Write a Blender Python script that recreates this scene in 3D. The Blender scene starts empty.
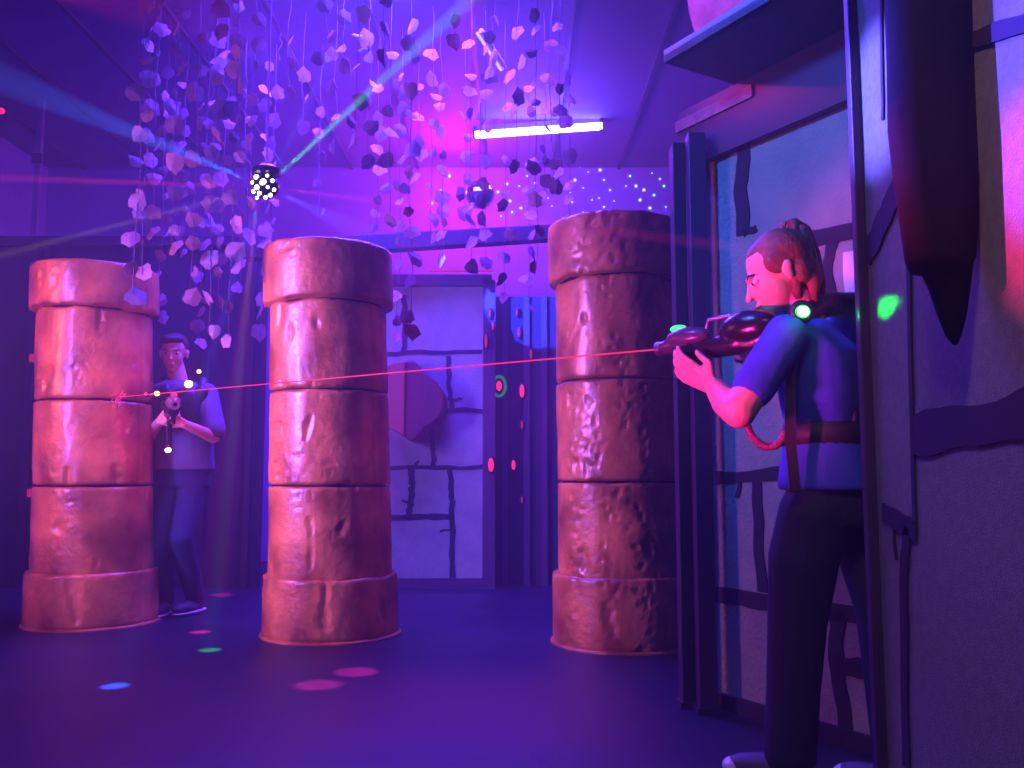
import bpy, bmesh, math, random
from mathutils import Vector, Matrix, noise
random.seed(7)
R = math.radians
S = bpy.context.scene
COL = S.collection
V = Vector
FP = 900.0
PITCH = R(5.77)
CH = 0.92
CP, SP = math.cos(PITCH), math.sin(PITCH)

def ray(px, py):
    x = (px-512)/FP; y = (384-py)/FP
    return V((x, CP-y*SP, SP+y*CP))
def at(px, py, Y):
    d = ray(px, py)
    return V((0, 0, CH)) + d*(Y/d.y)
def ground(px, py):
    d = ray(px, py)
    return V((0, 0, CH)) + d*(-CH/d.z)

# ------------------------------------------------------------------ materials
M = {}
def mat(name, col, rough=0.7, metal=0.0, col2=None, nscale=8, bump=0.0, bscale=30, emit=None, estr=0, spec=0.5, detail=5, trans=0, coat=0):
    m = bpy.data.materials.new(name); m.use_nodes = True
    nt = m.node_tree; b = nt.nodes['Principled BSDF']
    b.inputs['Base Color'].default_value = (*col, 1)
    b.inputs['Roughness'].default_value = rough
    b.inputs['Metallic'].default_value = metal
    b.inputs['Specular IOR Level'].default_value = spec
    if coat: b.inputs['Coat Weight'].default_value = coat
    if emit:
        b.inputs['Emission Color'].default_value = (*emit, 1)
        b.inputs['Emission Strength'].default_value = estr
    tc = nt.nodes.new('ShaderNodeTexCoord')
    if col2:
        n = nt.nodes.new('ShaderNodeTexNoise'); n.inputs['Scale'].default_value = nscale
        n.inputs['Detail'].default_value = detail
        nt.links.new(tc.outputs['Object'], n.inputs['Vector'])
        r = nt.nodes.new('ShaderNodeValToRGB')
        r.color_ramp.elements[0].position = .35; r.color_ramp.elements[1].position = .65
        r.color_ramp.elements[0].color = (*col, 1); r.color_ramp.elements[1].color = (*col2, 1)
        nt.links.new(n.outputs['Fac'], r.inputs['Fac'])
        nt.links.new(r.outputs['Color'], b.inputs['Base Color'])
    if bump:
        n = nt.nodes.new('ShaderNodeTexNoise'); n.inputs['Scale'].default_value = bscale
        n.inputs['Detail'].default_value = 6
        nt.links.new(tc.outputs['Object'], n.inputs['Vector'])
        bp = nt.nodes.new('ShaderNodeBump'); bp.inputs['Strength'].default_value = bump
        bp.inputs['Distance'].default_value = .02
        nt.links.new(n.outputs['Fac'], bp.inputs['Height'])
        nt.links.new(bp.outputs['Normal'], b.inputs['Normal'])
    M[name] = m
    return m

mat('terracotta', (.20, .055, .012), .42, col2=(.68, .30, .07), nscale=3.2, bump=.35, bscale=30, detail=9, coat=.55)
M['terracotta'].node_tree.nodes['Principled BSDF'].inputs['Coat Roughness'].default_value = .22
mat('terracotta_core', (.02, .01, .01), .9)
mat('floor', (.004, .008, .022), .42, col2=(.010, .012, .034), nscale=3, bump=.25, bscale=160)
mat('black_wall', (.008, .006, .02), .75, col2=(.014, .01, .03), nscale=1.5)
mat('ceiling', (.10, .09, .2), .8, col2=(.13, .11, .25), nscale=2)
mat('back_wall', (.2, .17, .42), .85, col2=(.26, .2, .5), nscale=1.2)
mat('stone_paint', (.20, .26, .23), .72, col2=(.27, .32, .27), nscale=6, bump=.35, bscale=60)
mat('stone_paint_near', (.17, .18, .13), .65, col2=(.22, .22, .16), nscale=50, bump=.2, bscale=200, detail=3)
mat('mortar', (.012, .01, .035), .8)
mat('mortar_near', (.03, .012, .035), .8)
mat('trim_violet', (.045, .025, .06), .5)
mat('trim_dark', (.02, .012, .03), .6)
mat('black_foam', (.004, .004, .006), .8, bump=.15, bscale=18, spec=.15)
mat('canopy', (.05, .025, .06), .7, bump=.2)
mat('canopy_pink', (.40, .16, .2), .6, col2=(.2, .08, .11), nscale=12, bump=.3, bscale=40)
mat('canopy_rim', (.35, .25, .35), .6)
mat('maroon', (.06, .008, .02), .6)
mat('maroon_face', (.26, .07, .05), .6)
mat('petal', (.17, .10, .15), .6, col2=(.30, .18, .25), nscale=9)
mat('cord', (.10, .07, .12), .8)
mat('black_plastic', (.012, .012, .018), .22, bump=.05)
mat('grey_plastic', (.06, .06, .09), .25)
mat('skin', (.62, .36, .27), .5, col2=(.66, .39, .29), nscale=14)
mat('lips', (.45, .17, .15), .45)
mat('eye_white', (.7, .7, .7), .2)
mat('eye_dark', (.02, .015, .01), .2)
mat('hair_red', (.16, .05, .03), .5, col2=(.26, .09, .05), nscale=30, bump=.35, bscale=90)
mat('hair_dark', (.03, .018, .015), .55, bump=.5, bscale=50)
mat('shirt_blue', (.025, .07, .46), .85, col2=(.04, .09, .56), nscale=4, bump=.6, bscale=9)
mat('shirt_grey', (.13, .11, .18), .85, bump=.5, bscale=8)
mat('trousers_black', (.012, .014, .04), .8, bump=.5, bscale=8)
mat('jeans', (.025, .03, .09), .85, bump=.4, bscale=9)
mat('shoe', (.08, .08, .12), .6)
mat('sole', (.75, .75, .8), .5)
mat('vest', (.012, .012, .02), .5, bump=.3, bscale=20)
mat('vest_strap', (.02, .018, .03), .6)
mat('steel', (.35, .33, .4), .4, metal=.8)
mat('mirror', (.8, .8, .85), .08, metal=1)
mat('paper', (.75, .75, .9), .7)
mat('hair_tie', (.25, .05, .12), .6)
def emis(name, col, s): mat(name, (0, 0, 0), .5, emit=col, estr=s)
emis('tube_uv', (.75, .6, 1), 9)
emis('led_white', (1, .95, 1), 7)
emis('led_green', (.03, 1, .12), 2.2)
emis('led_green_core', (.75, 1, .75), 8)
emis('led_red', (1, .02, .12), 1.6)
emis('led_red_dim', (1, .03, .1), .5)
emis('led_red_core', (1, .55, .6), 8)
emis('led_orange', (1, .35, .1), 6)
emis('led_cyan', (.1, .9, .7), 1.2)
emis('laser', (1, .03, .16), 1.1)
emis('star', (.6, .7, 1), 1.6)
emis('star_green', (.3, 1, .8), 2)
emis('bar_lit', (.6, .5, 1), 1.2)

# ------------------------------------------------------------------ mesh helpers
class MB:
    def __init__(s): s.v = []; s.f = []
    def add(s, vs, fs):
        o = len(s.v); s.v += [V(p) for p in vs]; s.f += [[i+o for i in f] for f in fs]; return s
    def box(s, c, size, rz=0, mtx=None):
        hx, hy, hz = size[0]/2, size[1]/2, size[2]/2
        m = mtx if mtx else Matrix.Rotation(rz, 4, 'Z')
        vs = [V(c)+(m.to_3x3() @ V((x*hx, y*hy, z*hz))) for x in (-1, 1) for y in (-1, 1) for z in (-1, 1)]
        return s.add(vs, [(0,1,3,2),(4,6,7,5),(0,4,5,1),(2,3,7,6),(0,2,6,4),(1,5,7,3)])
    def ell(s, c, r, mtx=None, nu=20, nv=12):
        vs = []; fs = []
        m = mtx.to_3x3() if mtx else Matrix.Identity(3)
        for j in range(nv+1):
            ph = -math.pi/2+math.pi*j/nv
            for i in range(nu):
                th = 2*math.pi*i/nu
                vs.append(V(c)+m @ V((r[0]*math.cos(ph)*math.cos(th), r[1]*math.cos(ph)*math.sin(th), r[2]*math.sin(ph))))
        for j in range(nv):
            for i in range(nu):
                fs.append((j*nu+i, j*nu+(i+1) % nu, (j+1)*nu+(i+1) % nu, (j+1)*nu+i))
        return s.add(vs, fs)
    def tube(s, pts, rad, n=12, flat=None):
        """rings along pts; rad is a number or a list; flat=(axis, factor) squashes along axis"""
        pts = [V(p) for p in pts]
        if not isinstance(rad, (list, tuple)): rad = [rad]*len(pts)
        vs = []; fs = []; up = None
        for k, p in enumerate(pts):
            t = (pts[min(k+1, len(pts)-1)]-pts[max(k-1, 0)]).normalized()
            if up is None:
                up = V((0, 0, 1)) if abs(t.z) < .9 else V((0, 1, 0))
            a = t.cross(up).normalized(); b = a.cross(t).normalized(); up = b
            for i in range(n):
                th = 2*math.pi*i/n
                q = (a*math.cos(th)+b*math.sin(th))*rad[k]
                if flat:
                    ax = V(flat[0]).normalized(); q = q-ax*(q.dot(ax))*(1-flat[1])
                vs.append(p+q)
        for k in range(len(pts)-1):
            for i in range(n):
                fs.append((k*n+i, k*n+(i+1) % n, (k+1)*n+(i+1) % n, (k+1)*n+i))
        fs.append(tuple(range(n))[::-1]); fs.append(tuple((len(pts)-1)*n+i for i in range(n)))
        return s.add(vs, fs)
    def limb(s, pts, rad, n=14):
        s.tube(pts, rad, n)
        if not isinstance(rad, (list, tuple)): rad = [rad]*len(pts)
        for p, r in zip(pts, rad): s.ell(p, (r, r, r), None, 12, 8)
        return s
    def prism(s, poly, depth):
        """poly: list of 3D points, extruded by vector depth"""
        n = len(poly); d = V(depth)
        vs = [V(p) for p in poly]+[V(p)+d for p in poly]
        fs = [tuple(range(n))[::-1], tuple(range(n, 2*n))]
        fs += [(i, (i+1) % n, n+(i+1) % n, n+i) for i in range(n)]
        return s.add(vs, fs)
    def lathe(s, prof, c=(0, 0, 0), n=48, mtx=None, fn=None):
        vs = []; fs = []
        m = mtx.to_3x3() if mtx else Matrix.Identity(3)
        for r, z in prof:
            for i in range(n):
                th = 2*math.pi*i/n
                vs.append(V(c)+m @ V((r*math.cos(th), r*math.sin(th), z)))
        for k in range(len(prof)-1):
            for i in range(n):
                fs.append((k*n+i, k*n+(i+1) % n, (k+1)*n+(i+1) % n, (k+1)*n+i))
        fs.append(tuple(range(n))[::-1]); fs.append(tuple((len(prof)-1)*n+i for i in range(n)))
        return s.add(vs, fs)
    def strip(s, pts, w, nrm, th=.003):
        """flat ribbon along pts on a surface with normal nrm"""
        nrm = V(nrm).normalized(); pts = [V(p) for p in pts]; vs = []; fs = []
        if not isinstance(w, (list, tuple)): w = [w]*len(pts)
        for k, p in enumerate(pts):
            t = (pts[min(k+1, len(pts)-1)]-pts[max(k-1, 0)]).normalized()
            sd = t.cross(nrm).normalized()
            for a, b in ((-1, 0), (1, 0), (1, 1), (-1, 1)):
                vs.append(p+sd*a*w[k]/2+nrm*(th*b))
        for k in range(len(pts)-1):
            for i in range(4):
                fs.append((k*4+i, k*4+(i+1) % 4, k*4+4+(i+1) % 4, k*4+4+i))
        e = (len(pts)-1)*4
        fs += [(0, 1, 2, 3), (e+3, e+2, e+1, e)]
        return s.add(vs, fs)
    def build(s, name, m, parent=None, smooth=False, bevel=0, remesh=0, smo=0, dec=0):
        org = V((0, 0, 0))
        if parent is not None and parent.type == 'EMPTY': org = parent.location.copy()
        elif parent is not None: org = V(parent.get('_o', (0, 0, 0)))
        me = bpy.data.meshes.new(name)
        me.from_pydata([p-org for p in s.v], [], s.f)
        me.validate(); 
        bm = bmesh.new(); bm.from_mesh(me); bmesh.ops.recalc_face_normals(bm, faces=bm.faces); bm.to_mesh(me); bm.free()
        me.materials.append(M[m] if isinstance(m, str) else m)
        o = bpy.data.objects.new(name, me); COL.objects.link(o)
        if parent is not None: o.parent = parent; o['_o'] = tuple(org)
        if bevel:
            b = o.modifiers.new('b', 'BEVEL'); b.width = bevel; b.segments = 2; b.limit_method = 'ANGLE'
        if remesh:
            r = o.modifiers.new('r', 'REMESH'); r.mode = 'VOXEL'; r.voxel_size = remesh; r.use_smooth_shade = True
            if smo:
                q = o.modifiers.new('s', 'SMOOTH'); q.iterations = smo; q.factor = .5
            dg = bpy.context.evaluated_depsgraph_get()
            nm = bpy.data.meshes.new_from_object(o.evaluated_get(dg), depsgraph=dg)
            o.modifiers.clear(); o.data = nm; nm.name = name
            if not nm.materials: nm.materials.append(M[m])
            smooth = True
        if smooth:
            for p in o.data.polygons: p.use_smooth = True
        return o

def tag(o, label=None, cat=None, group=None, kind=None):
    for k, v in (('label', label), ('category', cat), ('group', group), ('kind', kind)):
        if v: o[k] = v
    return o
def thing(name, label, cat, loc=(0, 0, 0), group=None):
    o = bpy.data.objects.new(name, None); o.location = loc; COL.objects.link(o); o.empty_display_size = .1
    return tag(o, label, cat, group)
def struct(o): return tag(o, kind='structure')

# ------------------------------------------------------------------ camera
cam = bpy.data.cameras.new('camera'); cam.sensor_width = 36; cam.lens = 36*FP/1024
co = bpy.data.objects.new('camera', cam); COL.objects.link(co)
co.location = (0, 0, CH); co.rotation_euler = (math.pi/2+PITCH, 0, 0); cam.clip_start = .02
S.camera = co

# ------------------------------------------------------------------ room shell
XL, XR, YB, YF, HC = -5.2, 3.6, -2.2, 9.8, 4.35
def shell(name, c, size, m): return struct(MB().box(c, size).build(name, m))
shell('floor', ((XL+XR)/2, (YB+YF)/2, -.05), (XR-XL+.4, YF-YB+.4, .1), 'floor')
ce = shell('ceiling', ((XL+XR)/2, (YB+YF)/2, HC+.05), (XR-XL+.4, YF-YB+.4, .1), 'ceiling')
m = MB()
for k in range(12):
    m.box((XL+.4+k*.75, (YB+YF)/2, HC-.012), (.035, YF-YB, .024))
m.build('ceiling_joint', 'trim_violet', ce)
shell('wall_back', ((XL+XR)/2, YF+.06, HC/2), (XR-XL+.4, .12, HC), 'back_wall')
shell('wall_left', (XL-.06, (YB+YF)/2, HC/2), (.12, YF-YB, HC), 'back_wall')
shell('wall_far_right', (XR+.06, (YB+YF)/2, HC/2), (.12, YF-YB, HC), 'black_wall')
shell('wall_behind_camera', ((XL+XR)/2, YB-.06, HC/2), (XR-XL+.4, .12, HC), 'black_wall')

# partition at Y=7.5
PY = 7.5
def pz(px, py): return at(px, py, PY)
xa = pz(262, 400).x
htop = pz(200, 238).z
pw = struct(MB().box(((XL+xa)/2, PY+.06, htop/2), (xa-XL-.01, .12, htop)).build('wall_middle', 'black_wall'))
m = MB()
for px in (30, 42, 150, 205, 250):
    p = pz(px, 400); m.box((p.x, PY-.02, htop/2), (.05, .04, htop))
m.box(((XL+xa)/2, PY-.03, htop-.04), (xa-XL-.02, .07, .08))
m.build('wall_batten', 'trim_dark', pw)
# upright frame by the left edge
a = pz(3, 230)
t = thing('steel_post', 'thin pinkish steel post at the left edge above the dark partition', 'post', (a.x, PY+.5, 0))
MB().box((a.x, PY+.5, HC/2), (.05, .05, HC-.002)).build('post_tube', 'steel', t)
for k in range(5): MB().box((a.x, PY+.47, .6+k*.8), (.09, .02, .09)).build('post_clamp', 'trim_dark', t)
p = at(1, 111, PY+.4)
tag(MB().ell(p, (.035, .02, .03)).build('indicator_lamp', 'led_red', None, True), 'tiny red lamp glowing high on the steel post at the left edge', 'lamp')

def wavy(p, q, n=10, amp=.006, seed=0):
    p = V(p); q = V(q); d = (q-p); u = V((d.y, -d.x, 0)) if abs(d.z) < .5*d.length else V((d.x, d.y, 0))
    out = []
    for k in range(n+1):
        f = k/n; w = noise.noise(V((f*4+seed*3.1, seed*7.7, 0)))*amp*2
        if abs(d.z) > .5*d.length: off = V((1, 0, 0))*w if abs(d.x)+abs(d.y) < 99 else V()
        else: off = V((0, 0, 1))*w
        out.append(p+d*f+off)
    return out

# central painted block wall
p0, p1 = pz(384, 585), pz(486, 585)
ztop = pz(430, 284).z
cw = struct(MB().box(((p0.x+p1.x)/2-.25, PY+.05, ztop/2), (p1.x-p0.x+.5, .1, ztop)).build('wall_centre', 'stone_paint'))
m = MB()
def ml(pts, w, seed=0):
    for k in range(len(pts)-1):
        a = pz(*pts[k]); b = pz(*pts[k+1]); a.y = b.y = PY
        pp = [V((q.x, PY, q.z)) for q in wavy(a, b, 8, .008, seed+k)]
        m.strip(pp, [w*(1+.35*noise.noise(V((i*.9, seed, k)))) for i in range(len(pp))], (0, -1, 0), .006)
ml([(384, 354), (482, 351)], .035, 1); ml([(432, 409), (484, 411)], .035, 2); ml([(388, 468), (484, 467)], .035, 3)
ml([(384, 518), (452, 517)], .05, 4); ml([(449, 356), (449, 385), (452, 408)], .04, 5); ml([(452, 400), (462, 398)], .015, 5)
ml([(431, 410), (432, 440), (434, 467)], .04, 6); ml([(411, 468), (412, 492), (409, 517)], .05, 7); ml([(409, 503), (402, 500)], .02, 8)
ml([(415, 465), (418, 461)], .02, 9); ml([(450, 468), (452, 500), (452, 585)], .045, 10); ml([(404, 295), (405, 325), (404, 353)], .045, 11)
ml([(450, 530), (440, 531)], .018, 12)
m.build('mortar_line', 'mortar', cw)
m = MB()
b = pz(486, 284); m.box((b.x+.03, PY, ztop/2), (.1, .16, ztop+.04)); m.box(((p0.x+b.x)/2, PY, ztop+.02), (b.x-p0.x+.1, .16, .09))
m.box(((p0.x+b.x)/2, PY-.01, .04), (b.x-p0.x, .1, .08))
m.build('wall_frame', 'trim_violet', cw)
# pink light strip on top
a = pz(430, 285); b = pz(487, 282)
tag(MB().tube([V((a.x, PY-.1, ztop+.09)), V((b.x+.05, PY-.1, ztop+.09))], .010).build('neon_strip', 'led_red_dim'), 'thin glowing pink strip along the top of the painted block wall', 'light strip')
# overhead beam
a = at(384, 243, PY-.3); b = at(560, 232, PY-.3)
bm_ = MB(); bm_.prism([V((a.x-1.2, PY-.35, a.z-.05-.1)), V((b.x+.9, PY-.35, b.z-.01)), V((b.x+.9, PY-.35, b.z+.11)), V((a.x-1.2, PY-.35, a.z+.0))], (0, .12, 0))
tag(bm_.build('overhead_beam', 'trim_dark', None, False, .01), 'long dark beam spanning above the painted block wall between the columns', 'beam')
# dark partition right of the block wall
a = pz(492, 400); zt = pz(520, 292).z
dw = struct(MB().box((a.x+.9, PY+.25, zt/2), (1.8, .1, zt)).build('wall_dark_right', 'black_wall'))
m = MB()
for px in (505, 527, 545): m.box((pz(px, 400).x, PY+.18, zt/2), (.05, .05, zt))
m.build('wall_stud', 'trim_violet', dw)
# red oval lamps
ovals = [(499, 386, .045, .085, 'left eye-like'), (522, 391, .04, .11, ''), (491, 465, .045, .11, ''), (513.5, 465, .032, .08, ''), (490, 313, .02, .07, ''),
         (493, 326, .022, .07, ''), (486, 341, .024, .11, ''), (517, 312, .018, .06, ''), (519, 332, .025, .085, ''), (531, 354, .022, .075, ''), (522, 425, .016, .06, ''), (522, 500, .012, .05, '')]
olab = ['larger red oval lamp with a modelled green halo at mid height', 'narrow red oval lamp beside the green-ringed one', 'large red oval lamp low on the frame edge', 'smaller red oval lamp low on the dark partition',
        'topmost slim red lamp beside the painted block wall', 'slanting slim red lamp just under the topmost one', 'slim tall red lamp on the corner of the block wall frame', 'highest slim red lamp on the dark partition',
        'pink-red lamp under the highest one on the dark partition', 'slim red lamp nearest the right-hand column', 'small dim red lamp beneath the green-ringed pair', 'faint lowest red lamp on the dark partition']
for (px, py, w, h, _), lb in zip(ovals, olab):
    q = at(px, py, PY-.13 if px < 495 else PY+.13)
    t = thing('oval_lamp', lb, 'lamp', q, 'red oval lamps between the block wall and the right column')
    MB().ell(q, (w/2, .015, h/2)).build('lamp_lens', 'led_red' if w > .03 else 'led_red_dim', t, True)
    MB().ell(q+V((0, .02, 0)), (w/2+.015, .015, h/2+.015)).build('lamp_housing', 'trim_dark', t, True)
    if lb.startswith('larger'):
        mat('halo_green_glow', (0, 0, 0), .5, emit=(0, .5, .12), estr=.35)
        MB().tube([q+V((.055*math.cos(k*.3927), .02, .085*math.sin(k*.3927))) for k in range(17)], .013, 8).build('green_halo', 'halo_green_glow', t, True)  # green halo of light around the lamp, modelled as a faintly glowing ring

# maroon target on the block wall
q = pz(414, 400)
t = thing('wall_shield', 'rounded maroon shield-shaped board with flat reddish side on the painted block wall', 'shield', (q.x, PY-.1, q.z))
out = [(404, 361), (414, 360), (422, 370), (436, 381), (445, 395), (445, 408), (438, 420), (425, 428), (418, 438), (410, 442), (403, 436)]
MB().prism([at(x, y, PY-.33) for x, y in out], (0, .3, 0)).build('shield_body', 'maroon', t, False, .02)
out = [(384, 368), (394, 362), (405, 361), (404, 436), (400, 434), (388, 428), (384, 420)]
MB().prism([at(x, y, PY-.36) for x, y in out], (0, .28, 0)).build('shield_face', 'maroon_face', t, False, .01)

# ------------------------------------------------------------------ columns
def column(cx, fy, ys, label, seed, pit, lean=0):
    """ys: pixel rows of cap top, cap bottom, seams, base top at the front"""
    d = ground(cx, fy); RF = .408
    # centre so that the flange front touches the floor row fy
    dirn = V((d.x, d.y, 0)).normalized(); c = V((d.x, d.y, 0))+dirn*RF
    px_fix = (cx-512)/FP
    t = thing('stone_column', label, 'column', (c.x, c.y, 0), 'three terracotta coloured columns')
    fr = lambda py, r: at(cx, py, (c-dirn*r).y).z
    zt, zc, z1, z2, zb = fr(ys[0], .39), fr(ys[1], .36), fr(ys[2], .36), fr(ys[3], .36), fr(ys[4], .40)
    seamang = math.atan2(c.y*-1, -c.x)+R(48)     # vertical mould seam towards the right of the visible face
    def drum(name, z0, z1, r0, r1, wob0, wob1, s, lip=0):
        n = 150; nz = max(10, int((z1-z0)/.012)); vs = []; fs = []
        for k in range(nz+1):
            f = k/nz
            for i in range(n):
                th = 2*math.pi*i/n; cs, sn = math.cos(th), math.sin(th)
                q0 = V((cs*2.2, sn*2.2, 0))
                zlo = z0+wob0*(noise.noise(q0*1.3+V((s, 0, 3)))+.5*noise.noise(q0*4+V((s, 3, 3))))
                zhi = z1+wob1*(noise.noise(q0*1.3+V((s, 7, 9)))+.5*noise.noise(q0*4+V((s, 3, 8))))
                z = zlo+(zhi-zlo)*f
                r = r0+(r1-r0)*f
                q = V((cs, sn, z*1.0+s))
                r += .006*noise.noise(q*2.2)+.0022*noise.noise(q*8)+.0008*noise.noise(q*26)
                # chips and pits
                mask = noise.noise(q*2.3+V((5, s, 1)))
                g = noise.noise(q*27+V((s, 0, 0)))
                if mask > .0 and g > .27: r -= pit*.016*min(1, (g-.27)*7)*min(1, mask*8)
                g2 = noise.noise(q*5.2+V((0, s*2, 4)))
                if g2 > .50: r -= .013*min(1, (g2-.50)*12)
                # rounded worn ends
                e = min(f, 1-f)*(z1-z0)
                if e < .02: r -= .010*(1-e/.02)**2*(.7+noise.noise(q0*6))
                dz = (th-seamang+math.pi) % (2*math.pi)-math.pi
                r -= .014*math.exp(-(dz/.022)**2)
                if lip and f < lip: r += 0
                vs.append((c.x+r*cs+lean*z, c.y+r*sn, z))
        for k in range(nz):
            for i in range(n): fs.append((k*n+i, k*n+(i+1) % n, (k+1)*n+(i+1) % n, (k+1)*n+i))
        fs.append(tuple(range(n))[::-1]); fs.append(tuple(nz*n+i for i in range(n)))
        return MB().add(vs, fs).build(name, 'terracotta', t, True)
    MB().lathe([(RF, 0), (RF, .008), (RF-.01, .014), (.385, .018)], (c.x, c.y, 0), 64).build('floor_flange', 'terracotta', t)
    drum('base', .012, zb, .394, .388, 0, .010, seed)
    drum('drum', zb-.01, z2-.006, .358, .353, 0, .006, seed+11)
    drum('drum', z2+.006, z1-.007, .354, .350, .006, .007, seed+23)
    drum('drum', z1+.007, zc-.012, .350, .345, .008, .016, seed+37)
    drum('capital', zc+.002, zt, .388, .384, .022, .004, seed+51)
    cb = MB().lathe([(.325, .1), (.325, zt-.05)], (c.x, c.y, 0), 32)
    for p in cb.v: p.x += lean*p.z
    cb.build('core', 'terracotta_core', t)
    return t, c
colA, cA = column(92, 632, (259, 305, 399, 486, 575), 'terracotta column with broad chips, the one the armed player peers around', 3.3, .35, -.036)
colB, cB = column(331, 646, (236, 296, 388, 486, 581), 'smoother terracotta column in front of the painted block wall', 21.7, .25, -.028)
colC, cC = column(624, 656, (209, 271, 377, 482, 580), 'heavily pitted terracotta column nearest the woman', 47.1, .75, -.012)

# ------------------------------------------------------------------ angled wall behind the woman
A0 = ground(700, 701); A1 = ground(868, 753); A0.z = A1.z = 0
ad = (A1-A0).normalized(); an = V((ad.y, -ad.x, 0))       # towards the camera side (left-front)
if an.y > 0: an = -an
A2 = A0+ad*3.4
WH = 2.25
def onA(s, z, off=0): return A0+ad*s+V((0, 0, z))+an*off
m = MB().prism([A0, A2, A2-an*.12, A0-an*.12], (0, 0, WH)); aw = struct(m.build('wall_right_back', 'stone_paint'))
def hitA(px, py):
    d = ray(px, py); o = V((0, 0, CH)); n = an
    t_ = (A0-o).dot(n)/d.dot(n); return o+d*t_
def painted(hit, nrm, lines, parent, matn, seed0, wob=.006):
    m = MB()
    for k, (pts, w) in enumerate(lines):
        pp = []
        for j in range(len(pts)-1):
            a, b = hit(*pts[j]), hit(*pts[j+1])
            for i in range(6 if j < len(pts)-2 else 7): pp.append(a+(b-a)*(i/6))
        pr = []
        for i, q in enumerate(pp):
            tdir = (pp[min(i+1, len(pp)-1)]-pp[max(0, i-1)]).normalized(); sd = tdir.cross(nrm)
            pr.append(q+sd*noise.noise(V((i*.3, k*3.3, seed0)))*wob*2)
        m.strip(pr, [w*(1+.3*noise.noise(V((i*.35, k*2.2, seed0+5)))) for i in range(len(pr))], nrm, .005)
    return m.build('mortar_line', matn, parent)
painted(hitA, an, [
    ([(742, 120), (744, 160), (741, 190), (744, 235)], .07), ([(744, 235), (757, 228)], .03), ([(800, 240), (862, 228)], .06), ([(716, 478), (790, 474)], .05), ([(790, 474), (866, 466)], .05),
    ([(741, 480), (738, 498)], .02), ([(757, 482), (759, 530), (762, 592)], .05), ([(716, 594), (772, 602), (868, 618)], .055),
    ([(838, 610), (836, 640), (838, 680), (848, 740)], .06), ([(838, 665), (870, 670)], .06), ([(834, 240), (828, 262), (832, 300)], .045),
    ], aw, 'mortar', 3)
m = MB(); m.prism([onA(0, 0, 0), onA(3.4, 0, 0), onA(3.4, 0, .02), onA(0, 0, .02)], (0, 0, .06)); m.build('skirting', 'mortar', aw)
m = MB(); m.prism([onA(-.02, 0, -.12), onA(3.4, 0, -.12), onA(3.4, 0, .04), onA(-.02, 0, .04)], (0, 0, .26))
for i in range(len(m.v)): m.v[i].z += WH-.02
m.build('header_board', 'trim_violet', aw)
# posts at the wall end
def post(px0, px1, ytop, ybot, Y, name, label, matn, dep=.09):
    a = at(px0, 600, Y); b = at(px1, 600, Y); zt = at(px0, ytop, Y).z
    t = thing(name, label, 'post', ((a.x+b.x)/2, Y, 0), 'posts at the end of the painted wall')
    MB().box(((a.x+b.x)/2, Y, zt/2), (b.x-a.x, dep, zt)).build('post_body', matn, t, False, .004)
    MB().box(((a.x+b.x)/2, Y, .012), (b.x-a.x+.02, dep+.02, .024)).build('post_foot', 'trim_dark', t)
post(679, 692, 146, 707, 3.72, 'wooden_post', 'dark brown post standing just right of the pitted column', 'trim_dark')
post(696, 714, 135, 712, 3.62, 'wooden_post', 'violet painted post closing the end of the painted wall', 'trim_violet', .07)

# canopy above that wall
HZ = 2.53
C0 = at(664, 63, 3.33); HZ = C0.z
c0 = V((C0.x, C0.y, HZ))
t = thing('turret_canopy', 'flared stone-look canopy lit pink, jutting out above the painted wall', 'canopy', (c0.x, c0.y, HZ))
pr = -an
q = [c0, c0+ad*3.2, c0+ad*3.2+pr*1.2, c0+pr*1.2]
MB().prism(q, (0, 0, .03)).build('soffit', 'canopy', t)
# fascia: flared rim leaning outwards
m = MB(); out = an*.05-ad*.03
for (a, b) in ((c0, c0+ad*3.2), (c0+pr*1.2, c0)):
    m.prism([a, b, b+pr*.0+V((0, 0, .05)), a+V((0, 0, .05))], pr*.03)
    m.prism([a+V((0, 0, .05)), b+V((0, 0, .05)), b+pr*.10+V((0, 0, .11)), a+pr*.10+V((0, 0, .11))], pr*.03)
m.build('rim', 'canopy_rim', t)
# curved roof rising from the rim
m = MB(); n = 14; rows = []
for k in range(n+1):
    f = k/n; ang = f*math.pi/2
    ins = .09-.05*math.sin(ang*1.6)+.45*(1-math.cos(ang))*f; hh = .10+.42*math.sin(ang)
    rows.append((c0+pr*ins+ad*(ins*.9)+V((0, 0, hh)), c0+ad*3.1+pr*ins+V((0, 0, hh)), c0+pr*1.2+ad*(ins*.9)+V((0, 0, hh))))
vs = []; fs = []
for a, b, c_ in rows: vs += [c_, a, b]
for k in range(n):
    for i in range(2): fs.append((k*3+i, k*3+i+1, k*3+4+i, k*3+3+i))
m.add(vs, fs); m.build('roof_shell', 'canopy_pink', t, True)
# rear solid so that the canopy has depth
MB().prism([c0+pr*.6+ad*.55, c0+ad*3.1+pr*.6, c0+ad*3.1+pr*1.15, c0+pr*1.15+ad*.55], (0, 0, .5)).build('roof_core', 'canopy', t)
m = MB(); a = onA(-.02, WH+.24, .04)
m.prism([onA(-.03, 0, .05), onA(.42, 0, .05), onA(.42, 0, -.1), onA(-.03, 0, -.1)], (0, 0, .05))
for i in range(len(m.v)): m.v[i].z += HZ-.10
m.build('corbel', 'canopy_pink', t)
# paper notice
n0 = [hitA(846, 253), hitA(853, 252), hitA(863, 250), hitA(864, 298), hitA(849, 302), hitA(846, 275)]
tag(MB().prism([x+an*.012 for x in n0], an*.004).build('paper_notice', 'paper'), 'pale notice sheet on the painted wall behind the woman, next to the near wall edge', 'notice')

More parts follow.
